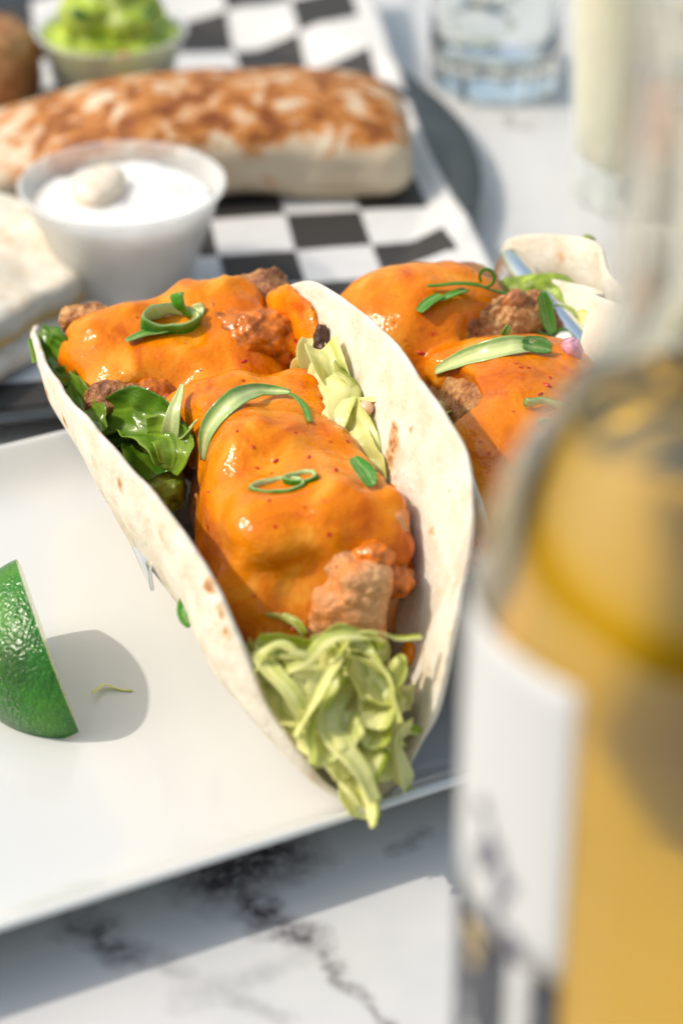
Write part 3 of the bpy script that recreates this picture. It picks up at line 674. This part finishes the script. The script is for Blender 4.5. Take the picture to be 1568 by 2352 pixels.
    for k, (x, y, r) in enumerate([(965, 810, 1.3), (1255, 885, 1.5), (1240, 905, 1.0), (905, 740, .5), (1000, 765, .5), (1262, 868, .8), (930, 780, .5)]):
        p, n = drop_to(solids, x, y, lift=.05); flake(T, p, r, 40+k)
    rl = random.Random(14)
    for k in range(18):
        u = rl.uniform(12, 60); t = u/60; w = 5+t*14
        shred(T, tl(u, SP+rl.uniform(-w, w), 18+t*20+rl.uniform(-3, 4)), (rl.uniform(-.7, .7), -1, rl.uniform(-.3, .2)), rl.uniform(14, 28), rl.uniform(3, 6), rl.uniform(.2, 1), 600+k)
    for k, (x, y) in enumerate([(1330, 760), (1345, 720), (1010, 960), (1360, 850)]):
        shred(T, at(x, y, 56), (rl.uniform(-1, 1), -.4, .3), 20, 6, .8, 660+k)
    return T

def third_taco():
    T = thing('taco', 'farthest taco in the holder, only its pale folded tortilla edge showing beside the bottle', 'taco', tl(95, 2*SP, PLATE_Z), 'tacos standing in the steel holder')
    c = 2*SP; tip = tl(6, c, 13); end = tl(188, c, 14)
    L = [tip, tl(8, c-6, 18), tl(20, c-12, 40), tl(45, c-17, 58), tl(80, c-22, 66), tl(118, c-24, 67), tl(145, c-27, 68), at(1370, 560, 68), at(1280, 542, 65), at(1215, 538, 63), at(1175, 546, 60), at(1158, 568, 54), at(1160, 600, 46), tl(188, c-26, 32), end]
    R = [tip, tl(8, c+6, 18), tl(20, c+18, 40), tl(45, c+28, 62), tl(80, c+34, 74), tl(120, c+34, 76), tl(150, c+28, 70), tl(172, c+18, 58), tl(186, c+8, 36), end]
    make_tortilla(T, L, R, tip, end, m_tortilla('flour_tortilla_toasted', .6, 4.1), 12, bulge=.7)
    l1 = [(tl(140, c, 48), (20, 22, 20)), (tl(100, c, 50), (20, 26, 22)), (tl(60, c, 44), (18, 24, 19))]
    chicken_piece(T, l1, 91); sauce_coat(T, l1, [(tl(100, c, 62), (22, 55, 17))], 2, 93, 1.0, (), 9, .8)
    blob('guacamole', T, [(at(1345, 552, 65), (1.6, 1.6, 1.4)), (at(1352, 556, 64), (1.6, 1.4, 1.4))], MAT['guac'], 95, .5, 3, .4, 4)
    rl = random.Random(24)
    for k in range(10): shred(T, tl(rl.uniform(12, 45), c+rl.uniform(-8, 8), rl.uniform(22, 42)), (rl.uniform(-.7, .7), -1, .1), 22, 5, rl.uniform(.3, 1), 700+k)
main_taco(); second_taco(); third_taco()

# ================================================================== steel taco holder
def make_holder():
    peaks = [-SP/2+9, SP/2, 102, 2.5*SP]; zts = [47, 56, 61, 56]; zb, r = 9.2, 3.4; zt = 47
    prof = []
    prof += [(peaks[0]-3.0, zt-9), (peaks[0]-3.4, zt-5)]
    for i, pk in enumerate(peaks):
        zt = zts[i]
        for a in np.linspace(160, 20, 9): prof.append((pk+r*math.cos(math.radians(a)), zt-r+r*math.sin(math.radians(a))))
        if i < len(peaks)-1:
            c = (pk+peaks[i+1])/2
            prof += [(c-13, zb+6), (c-8, zb+.8), (c, zb), (c+8, zb+.8), (c+13, zb+6)]
    prof += [(peaks[-1]+3.4, zt-7), (peaks[-1]+2.2, zt-17)]
    us = np.linspace(72, 179, 12)
    V = [tl(u, p, z) for u in us for p, z in prof]
    o = obj('taco_holder', V, grid_faces(len(us), len(prof)), MAT['steel'])
    mod(o, 'SOLIDIFY', thickness=.0009, offset=0.0); mod(o, 'BEVEL', width=.0003, segments=2)
    tag(o, 'wavy polished steel rack holding the tacos upright on the plate', 'taco holder')
make_holder()

# ================================================================== lime wedge and scraps on the plate
def make_lime():
    T2 = at(182, 1680, 10.5); T1 = at(52, 1308, 27)
    ctr = (T1+T2)/2; ax = unit(T1-T2); half = np.linalg.norm(T1-T2)/2
    v = np.array((0, 0, HCAM))-ctr; v = unit(v-ax*np.dot(v, ax)); l = np.cross(ax, v)
    if l[0] > 0: l = -l
    root = thing('lime_wedge', 'glossy green lime wedge lying on the white plate at the left edge', 'lime', (ctr[0], ctr[1], PLATE_Z))
    rad = 20.5
    def rr(s): return rad*max(0.0, 1-abs(s)**2.3)**.62
    a0, a1 = math.radians(3), math.radians(118); ns, na = 48, 40
    def pt(s, a, k=1.0): return ctr+ax*half*s*(1 if k == 1 else .94+.06*k)+(v*math.cos(a)+l*math.sin(a))*rr(s)*k
    def smp(k): return [[pt(-math.cos(math.pi*i/(ns-1)), a0+(a1-a0)*j/(na-1), k) for j in range(na)] for i in range(ns)]
    t = NT('lime_rind'); c = t.geo()
    n = t.noise(c, 55, 3); dm = t.voro(c, 1150, 'SMOOTH_F1'); f = t.noise(c, 640, 3)
    col = t.ramp(n, [(.3, (.008, .075, .001)), (.5, (.018, .150, .002)), (.75, (.070, .25, .004))])
    col = t.mix(t.math('MULTIPLY', t.rng(t.voro(c, 620), .08, .22, 1, 0), .4), col, (.16, .45, .03))
    t.p(Base_Color=col, Roughness=.2, Specular_IOR_Level=.55, Subsurface_Weight=.15, Subsurface_Radius=(.3, 1, .2), Subsurface_Scale=.002)
    t.bump(t.math('ADD', t.math('MULTIPLY', dm, .7), t.math('MULTIPLY', f, 1.0)), .6, .0008)
    outer = smp(1); inner = smp(.92)
    V = [p for r in outer for p in r]; obj('rind', V, grid_faces(ns, na), t.m, root)
    pith = m_simple('lime_pith', (.72, .76, .42), .5, 0, .1, 300)
    # rim of pith on each cut side, then flesh
    for a in (a0, a1):
        V = []
        for i in range(ns):
            s = -math.cos(math.pi*i/(ns-1)); V += [pt(s, a, 1), pt(s, a, .9)]
        obj('pith', V, grid_faces(ns, 2), pith, root)
        V = []
        for i in range(ns):
            s = -math.cos(math.pi*i/(ns-1))
            for k in np.linspace(.9, 0, 6): V.append(pt(s, a, k) if k > .01 else ctr+ax*half*s*.94)
        fm = NT('lime_flesh'); cc = fm.coord(); fm.p(Base_Color=fm.ramp(fm.noise(cc, 300, 3), [(.3, (.32, .45, .06)), (.7, (.62, .72, .25))]), Roughness=.15, Subsurface_Weight=.4, Subsurface_Scale=.003)
        obj('flesh', V, grid_faces(ns, 6), fm.m, root)
make_lime()
s = shred(None, at(255, 1578, PLATE_Z+1.2), (1, .35, .03), 10, 1.6, .9, 911); s.name = 'lettuce_scrap'
tag(s, 'tiny pale lettuce scrap lying in the lime shadow on the plate', 'lettuce')

# ================================================================== tray, paper, burritos, cups behind
TC = (-135, 800); TR = 180
def make_tray():
    prof = [(0, .3), (TR-16, .3), (TR-12, 1), (TR-3, 7), (TR+3.5, 8.4), (TR+5, 9), (TR+5, 9.9), (TR+3, 10), (TR-4, 8.6), (TR-13, 3), (TR-18, 1.9), (0, 1.9)]
    V, F = lathe(prof, 128, (*TC, 0)); o = recalc(obj('round_tray', V, F, MAT['pewter']))
    mod(o, 'BEVEL', width=.0004, segments=2)
    tag(o, 'round grey metal tray under the checkered paper and the burrito', 'tray')
make_tray()
CELL = 26.4; PO = np.array((-19.7, 773.2)); PR = math.radians(8.6)
E1 = np.array((math.cos(PR), math.sin(PR))); E2 = np.array((-math.sin(PR), math.cos(PR)))
def make_paper():
    u = np.linspace(-8.6*CELL, 2.25*CELL, 120); v = np.linspace(-4.6*CELL, 8.0*CELL, 120)
    V = []; UV = []
    for a in u:
        for b in v:
            q = PO+E1*a+E2*b; r = math.hypot(q[0]-TC[0], q[1]-TC[1])
            z = 3.2
            over = max(0, r-(TR-14)); z += min(over*.5, 9) + (0 if over < 22 else (over-22)*.10)
            UV.append((a/CELL, b/CELL)); V.append((q[0], q[1], z))
    V = np.array(V); n = fbm(V, 60, 5, 2)*1.3+fbm(V, 22, 8, 1)*.45
    V[:, 2] += np.abs(n)
    far = np.clip((V[:, 1]-900)/90, 0, 1); V[:, 2] += far*8*(.6+.4*np.sin(V[:, 0]/22))
    t = NT('checkered_paper'); uv = t.n('ShaderNodeUVMap').outputs[0]
    dst = t.n('ShaderNodeTexNoise', None, Vector=t.vm('SCALE', uv, None, 1.0), Scale=14, Detail=2).outputs[1]
    uvd = t.vm('ADD', uv, t.vm('SCALE', t.vm('SUBTRACT', dst, (.5, .5, .5)), None, .02))
    sx = t.n('ShaderNodeSeparateXYZ', None, i0=uvd)
    ink = t.math('LESS_THAN', sx.outputs[0], 1.93)
    par = t.math('MODULO', t.math('ADD', t.math('ADD', t.math('FLOOR', sx.outputs[0]), t.math('FLOOR', sx.outputs[1])), 100.0), 2.0)
    g = t.noise(uv, 60, 3)
    blk = t.mix(t.rng(g, .3, .7), (.028, .026, .025), (.045, .042, .04)); wht = t.mix(t.rng(t.noise(uv, 3, 3), .35, .7), (.58, .58, .585), (.62, .615, .61))
    t.p(Base_Color=t.mix(t.math('MULTIPLY', par, ink), wht, blk), Roughness=.55, Specular_IOR_Level=.3)
    o = obj('liner_paper', V, grid_faces(120, 120), t.m, uv=UV); mod(o, 'SOLIDIFY', thickness=.0002, offset=0.0)
    tag(o, 'black and white checkered paper lining the round tray', 'paper')
make_paper()

def m_burrito():
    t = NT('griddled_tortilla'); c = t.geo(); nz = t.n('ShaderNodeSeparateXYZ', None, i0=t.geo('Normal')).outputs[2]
    mot = t.noise(c, 45, 4); base = t.ramp(mot, [(.3, (.56, .43, .29)), (.55, (.62, .51, .37)), (.75, (.66, .57, .44))])
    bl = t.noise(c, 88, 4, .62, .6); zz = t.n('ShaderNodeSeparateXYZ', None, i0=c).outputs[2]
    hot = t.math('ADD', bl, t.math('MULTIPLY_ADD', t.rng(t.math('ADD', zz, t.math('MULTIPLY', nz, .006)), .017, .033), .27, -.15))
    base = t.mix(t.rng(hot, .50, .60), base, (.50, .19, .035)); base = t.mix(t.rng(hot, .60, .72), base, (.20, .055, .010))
    t.p(Base_Color=base, Roughness=.5, Specular_IOR_Level=.3); t.bump(t.noise(c, 160, 4), .4, .0015); return t.m
MB = m_burrito()
def rotz(a): c, s = math.cos(a), math.sin(a); return np.array([[c, -s, 0], [s, c, 0], [0, 0, 1.0]])
def make_burrito():
    root = thing('burrito', 'long griddled burrito with browned top lying across the tray', 'burrito', (-60, 808, 4))
    Rb = rotz(math.radians(3))
    def f(P):
        Q = P.copy(); x = Q[:, 0]
        bend = .0016*np.minimum(x+40, 0)**2
        hh = 31.5-7*np.clip((x+22)/46, 0, 1)**1.2-13*np.clip((-70-x)/60, 0, 1)**1.4; Q[:, 2] = 4+(Q[:, 2]-4)*35/hh; Q[:, 2] -= 5*np.exp(-((Q[:, 1]-815)/22)**2); Q[:, 1] += bend*.35; Q[:, 2] += bend*.35
        d = rbox(Q, (-62, 810, 19.5), (86, 33, 16), 11.5, Rb)
        d -= 1.8*fbm(P, 34, 71, 2)+.5*vnoise(P, 12, 72)
        d += 1.2*np.exp(-((Q[:, 1]-(793+.05*x))/2.0)**2)*(Q[:, 2] > 30)
        return d
    V, Q = isosurface(f, (-165, 765, 0), (40, 852, 54), 1.5); obj('wrap', V, Q, MB, root)
make_burrito()
def make_burrito2():
    root = thing('burrito', 'browned end of another burrito behind, at the upper left edge', 'burrito', (-150, 862, 4))
    def f(P):
        d = rbox(P, (-150, 866, 23), (36, 22, 19), 15, rotz(math.radians(-20))); return d-2*fbm(P, 22, 81, 3)
    V, Q = isosurface(f, (-205, 825, 0), (-95, 910, 50), 1.5); obj('wrap', V, Q, m_chicken('dark_griddled_crust', .03), root)
make_burrito2()
def make_quesadilla():
    root = thing('folded_tortilla', 'folded pale tortilla with light toast marks in front of the white sauce cup', 'tortilla', (-112, 688, 4))
    mt = m_tortilla('sunlit_flour_tortilla', .9, 7.3)  # usual tortilla colours with more toast blots
    Rq = rotz(math.radians(-32))
    def lay(z, th, a, b, seed, dx, dy, tilt):
        Rt = Rq @ np.array(Matrix.Rotation(math.radians(tilt), 3, 'Y'))
        def f(P):
            Q = P.copy(); Q[:, 2] -= 2.6*fbm(P*np.array((1, 1, .2)), 30, 88, 2)
            d = rbox(Q, (-142+dx, 702+dy, z), (a, b, th), th*.95, Rt); return d-.6*fbm(P, 9, seed, 2)
        return isosurface(f, (-245, 622, 1), (-78, 790, 62), 1.4)
    obj('tortilla_layer', *lay(10.5, 3.2, 56, 50, 90, 2, -4, 2), mt, root)
    obj('melted_cheese', *lay(16.5, 3.0, 52, 48, 95, 0, -2, 4), m_simple('melted_cheese', (.66, .44, .12), .35, 0, .2, 120, .4), root)
    obj('tortilla_layer', *lay(23, 4.6, 55, 52, 91, 0, 0, 6), mt, root)
make_quesadilla()

def make_cup(name, label, cat, c, r0, r1, hgt, zb):
    root = thing(name, label, cat, (c[0], c[1], zb))
    th = .6
    prof = [(0, zb+.4), (r0*.82, zb+.4), (r0*.9, zb), (r0, zb+.8), (r0+(r1-r0)*.72, zb+hgt*.72), (r0+(r1-r0)*.75+.9, zb+hgt*.74), (r1, zb+hgt-2.0), (r1+1.9, zb+hgt-1.4), (r1+2.1, zb+hgt-.4), (r1+1.2, zb+hgt), (r1-.2, zb+hgt-.5),
            (r1-th, zb+hgt-2), (r0+(r1-r0)*.75+.9-th, zb+hgt*.73), (r0+(r1-r0)*.72-th, zb+hgt*.70), (r0-th, zb+1.6), (0, zb+1.2)]
    V, F = lathe(prof, 72, (c[0], c[1], 0)); o = recalc(obj('cup', V, F, MAT['plastic'], root)); return root
def fill_in(name, root, c, r0, r1, hgt, zb, level, mat, seed, lumps, h=1.0, amp=.8):
    def f(P):
        rr = np.hypot(P[:, 0]-c[0], P[:, 1]-c[1]); R = (r0-1.1)+(r1-r0)*np.clip((P[:, 2]-zb)/hgt, 0, 1)
        d = np.maximum(np.maximum((rr-R)*.95, P[:, 2]-(zb+level+.6*fbm(P, 11, seed, 2))), zb+1.7-P[:, 2])
        for cc, r in lumps: d = smin(d, ell(P, cc, r), 4)
        m = np.abs(d) < 4; top = P[m][:, 2] > zb+level-2.5
        d[m] -= amp*top*fbm(P[m], 7, seed+2, 3)
        d = np.maximum(d, (rr-R)*.95-np.where(P[:, 2] > zb+hgt+1, 30, 0)); return d
    V, Q = isosurface(f, (c[0]-r1-3, c[1]-r1-3, zb-1), (c[0]+r1+3, c[1]+r1+3, zb+hgt+26), h)
    return obj(name, V, Q, mat, root)
C1 = (-70.5, 716.0)
r = make_cup('sauce_cup', 'clear plastic cup of white cream sauce with a swirl, standing before the burrito', 'sauce cup', C1, 20.5, 31.5, 39, 4.2)
fill_in('cream_sauce', r, C1, 20.5, 31.5, 39, 4.2, 33, MAT['crema'], 5, [((C1[0]+8, C1[1]+6, 37), (10, 8, 3))], .9, .45)
blob('sauce_dollop', r, [((C1[0]-9, C1[1]+1, 39.5), (8, 9, 5)), ((C1[0]-4, C1[1]+5, 42), (5, 6, 4))], m_simple('beige_cream', (.74, .63, .50), .35, 0, .06, 90, .3), 19, .7, 4, .7, 6)
C2 = (-87.0, 872.0)
r = make_cup('guacamole_cup', 'clear plastic cup heaped with chunky green guacamole behind the burrito', 'sauce cup', C2, 21, 27, 32, 4.2)
lum = [((C2[0]+dx, C2[1]+dy, z), (a, a, a*.8)) for dx, dy, z, a in [(-9, -4, 40, 10), (8, -6, 40, 9), (2, 6, 45, 12), (-6, 8, 46, 9), (12, 5, 41, 8), (-14, 4, 41, 7)]]
fill_in('guacamole', r, C2, 21, 27, 32, 4.2, 31, m_simple('chunky_guacamole', (.33, .42, .035), .35, 0, .6, 90, .6, Subsurface_Weight=.2, Subsurface_Radius=(.6, 1, .2), Subsurface_Scale=.003), 9, lum, .9, 1.6)
dice('tomato_cube', r, (C2[0]+6, C2[1]-22.5, 33), (4, 3, 4), MAT['tomato'], 4)
for k, (dx, dy, z, s_) in enumerate([(-10, -12, 46, 5), (15, -8, 45, 5)]):
    dice('cilantro_piece', r, (C2[0]+dx, C2[1]+dy, z), (s_*1.6, s_, s_*.5), m_simple('cilantro', (.04, .14, .012), .4, 0, .3, 300), 14+k)

# ================================================================== glasses
GL = m_glass('clear_glass', (.985, .995, .99), 1.5, .03)
def m_thin_glass():
    t = NT('thin_glass'); t.p(Base_Color=(.9, .92, .92), Roughness=.03, Specular_IOR_Level=.8)
    tr = t.n('ShaderNodeBsdfTransparent', None, Color=(.97, .98, .975)); lw = t.n('ShaderNodeLayerWeight', None, Blend=.3)
    mx = t.n('ShaderNodeMixShader', None, Fac=t.rng(lw.outputs['Facing'], 0, 1, .04, .5))
    t.L.new(tr.outputs[0], mx.inputs[1]); t.L.new(t.b.outputs[0], mx.inputs[2]); t.L.new(mx.outputs[0], t.out.inputs[0]); return t.m
def tumbler(label, c, r0, r1, hgt, base, drink_mat, level, ice=0, gl=None):
    root = thing('drinking_glass', label, 'glass', (c[0], c[1], 0), 'drinking glasses at the back of the table')
    w = 2.2; rr = lambda z: r0+(r1-r0)*min(1, z/hgt)**.8
    prof = [(0, .8), (r0*.7, .6), (r0-2, .3), (r0-.5, 1), (r0, 3)]+[(rr(z), z) for z in np.linspace(8, hgt-1, 10)]+[(r1-.3, hgt-.2), (r1-w/2, hgt), (r1-w+.2, hgt-.3)]
    prof += [(rr(z)-w, z) for z in np.linspace(hgt-2, base+4, 10)]+[(r0-w-2, base+.8), (0, base)]
    V, F = lathe(prof, 144, (*c, 0)); th = np.arctan2(V[:, 1]-c[1], V[:, 0]-c[0]); rd = np.hypot(V[:, 1]-c[1], V[:, 0]-c[0])
    fl = 1+.035*np.cos(th*14)*(V[:, 2] < base+6)*(rd > r0*.8)*np.clip(1-(V[:, 2]-base)/8, 0, 1)   # foot fluting, added to catch sun glints
    V[:, 0] = c[0]+(V[:, 0]-c[0])*fl; V[:, 1] = c[1]+(V[:, 1]-c[1])*fl
    recalc(obj('glass', V, F, gl or GL, root))
    prof = [(0, base+.05), (r0-w-2.1, base+.85)]+[(rr(z)-w-.08, z) for z in np.linspace(base+4.1, level, 8)]+[(0, level)]
    V, F = lathe(prof, 72, (*c, 0)); recalc(obj('drink', V, F, drink_mat, root))
    rn = random.Random(3)
    for k in range(ice):
        q = (c[0]+rn.uniform(-9, 9), c[1]+rn.uniform(-9, 9), base+14+k*15)
        dice('ice_cube', root, q, (17, 17, 15), m_glass('ice_%d' % k, (.97, .99, 1), 1.2, .05), k)
    return root
WATER = m_glass('water', (.97, .985, .98), 1.33)
tumbler('short clear water glass with thick base at the back of the table', (61, 907), 25, 28.5, 98, 12, WATER, 80, 3)
tumbler('tall glass of pale yellow drink standing behind the third taco', (108, 800), 25, 34, 150, 14, m_simple('cloudy_lemonade', (.70, .66, .50), .2, 0, .04, 40, 0, Subsurface_Weight=.6, Subsurface_Radius=(1, .95, .6), Subsurface_Scale=.01), 132, 0, m_thin_glass())
# dark citrus garnish on the water glass
def garnish():
    V, F = lathe([(0, -2), (11, -2), (12.5, -1.4), (12.5, 1.4), (11, 2), (0, 2)], 40)
    V = V @ np.array(Matrix.Rotation(1.1, 3, 'X')).T + np.array((66, 905, 84))
    o = recalc(obj('lime_slice', V, F, m_simple('dark_lime_slice', (.07, .09, .02), .4, 0, .6, 120)))
    tag(o, 'dark green citrus slice floating in the water glass', 'citrus slice')
garnish()

# ================================================================== beer bottle in front
BX, BY = 54.5, 293.0; BR = 36.0
def make_bottle():
    root = thing('beer_bottle', 'clear bottle of golden beer with white label and empty neck, blurred in front', 'bottle', (BX, BY, 0))
    out = [(0, 4), (20, 3.2), (28, .9), (32, .5), (35, 2.5), (BR, 8), (BR, 60), (BR, 120), (BR, 166), (35.4, 174), (33.2, 182), (29.5, 190), (25, 197), (21, 204), (18.6, 212), (17.6, 222), (17, 240), (16.4, 275), (16.2, 290), (17.6, 291), (17.8, 297), (17, 300), (15.6, 300.5), (14.2, 299)]
    inn = [(13.6, 290), (13.8, 275), (14.4, 240), (15, 222), (16, 212), (19.9, 204), (23.9, 197), (28.4, 190), (32.1, 182), (34.3, 174), (34.9, 166), (34.9, 120), (34.9, 60), (34.2, 14), (30, 9), (18, 9.5), (0, 11)]
    V, F = lathe(out+inn, 96, (BX, BY, 0)); recalc(obj('glass_body', V, F, m_glass('bottle_glass', (.975, .95, .86), 1.5), root))
    beer = [(0, 11.1), (18, 9.6), (30, 9.1), (34.1, 14.1), (34.85, 60), (34.85, 120), (34.85, 166), (34.25, 174), (32.05, 182), (28.35, 190), (23.85, 197), (22.6, 199.2), (21.6, 199.0), (0, 198.6)]
    V, F = lathe(beer, 96, (BX, BY, 0)); recalc(obj('beer', V, F, m_glass('golden_beer', (.88, .53, .004), 1.34, .02), root))
    def wrap(name, a0, a1, z0, z1, mat, parent, off=.12, n=40, rfun=None):
        V = []; rows = np.linspace(z0, z1, 12)
        th = np.radians(np.linspace(a0, a1, n))
        for t in th:
            for z in rows:
                t_ = t
                rr = (rfun(z) if rfun else BR)+off; V.append((BX+rr*math.cos(t), BY+rr*math.sin(t), z))
        o = obj(name, V, grid_faces(n, len(rows)), mat, parent); mod(o, 'SOLIDIFY', thickness=.00012, offset=1.0); return o
    white = m_simple('label_paper', (.50, .51, .53), .45, 0, .02, 200); navy = m_simple('navy_label', (.02, .024, .035), .35, 0, .2, 200)
    ink = m_simple('label_ink', (.10, .10, .16), .5, 0, .2, 200); gold = m_simple('label_gold', (.60, .45, .22), .4, 0, .2, 200)
    A1 = 232.0; A0 = 140.0
    lab = wrap('front_label', A0, A1, 118, 171, white, root)
    low = wrap('lower_label', A0, A1, 60, 117.6, navy, root)
    wrap('label_band', 216, 223, 60.5, 117.2, white, low, .3, 8)
    # script strokes on the label
    def stroke(pts, w, mat, parent, off):
        C = crom([(a, z, 0) for a, z in pts], 30); V = []
        for i in range(30):
            tg = unit((C[min(i+1, 29)]-C[max(i-1, 0)])*np.array((.63, 1, 1))); sx, sz = -tg[1]/.63, tg[0]
            ww = w*(.55+.45*math.sin(i*.7))
            for q in (-.5, .5):
                t = math.radians(C[i][0]+sx*ww*q); z = C[i][1]+sz*ww*q; V.append((BX+(BR+off)*math.cos(t), BY+(BR+off)*math.sin(t), z))
        o = obj('lettering', V, grid_faces(30, 2), mat, parent); mod(o, 'SOLIDIFY', thickness=.0001, offset=1.0)
    a = 205
    stroke([(a-6, 137), (a-2, 140), (a+1, 134), (a-2, 128), (a-5, 131), (a+1, 133)], 2.6, ink, lab, .35)
    stroke([(a, 130), (a+4, 136), (a+6, 128), (a+3, 122), (a+8, 126), (a+10, 131)], 2.6, ink, lab, .35)
    stroke([(a+4, 124), (a+8, 119), (a+12, 122), (a+14, 116), (a+10, 117)], 2.4, ink, lab, .35)
    stroke([(a-9, 112), (a-5, 115), (a-2, 110), (a-6, 108), (a-9, 112)], 2.6, gold, lab, .35)
    pale = m_simple('label_silver', (.55, .58, .62), .4, 0, .1, 200)
    for k in range(4): stroke([(196+k*4, 98-k*3), (199+k*4, 92-k*3), (197+k*4, 87-k*3), (201+k*4, 84-k*3)], 1.6, pale, low, .35)
make_bottle()
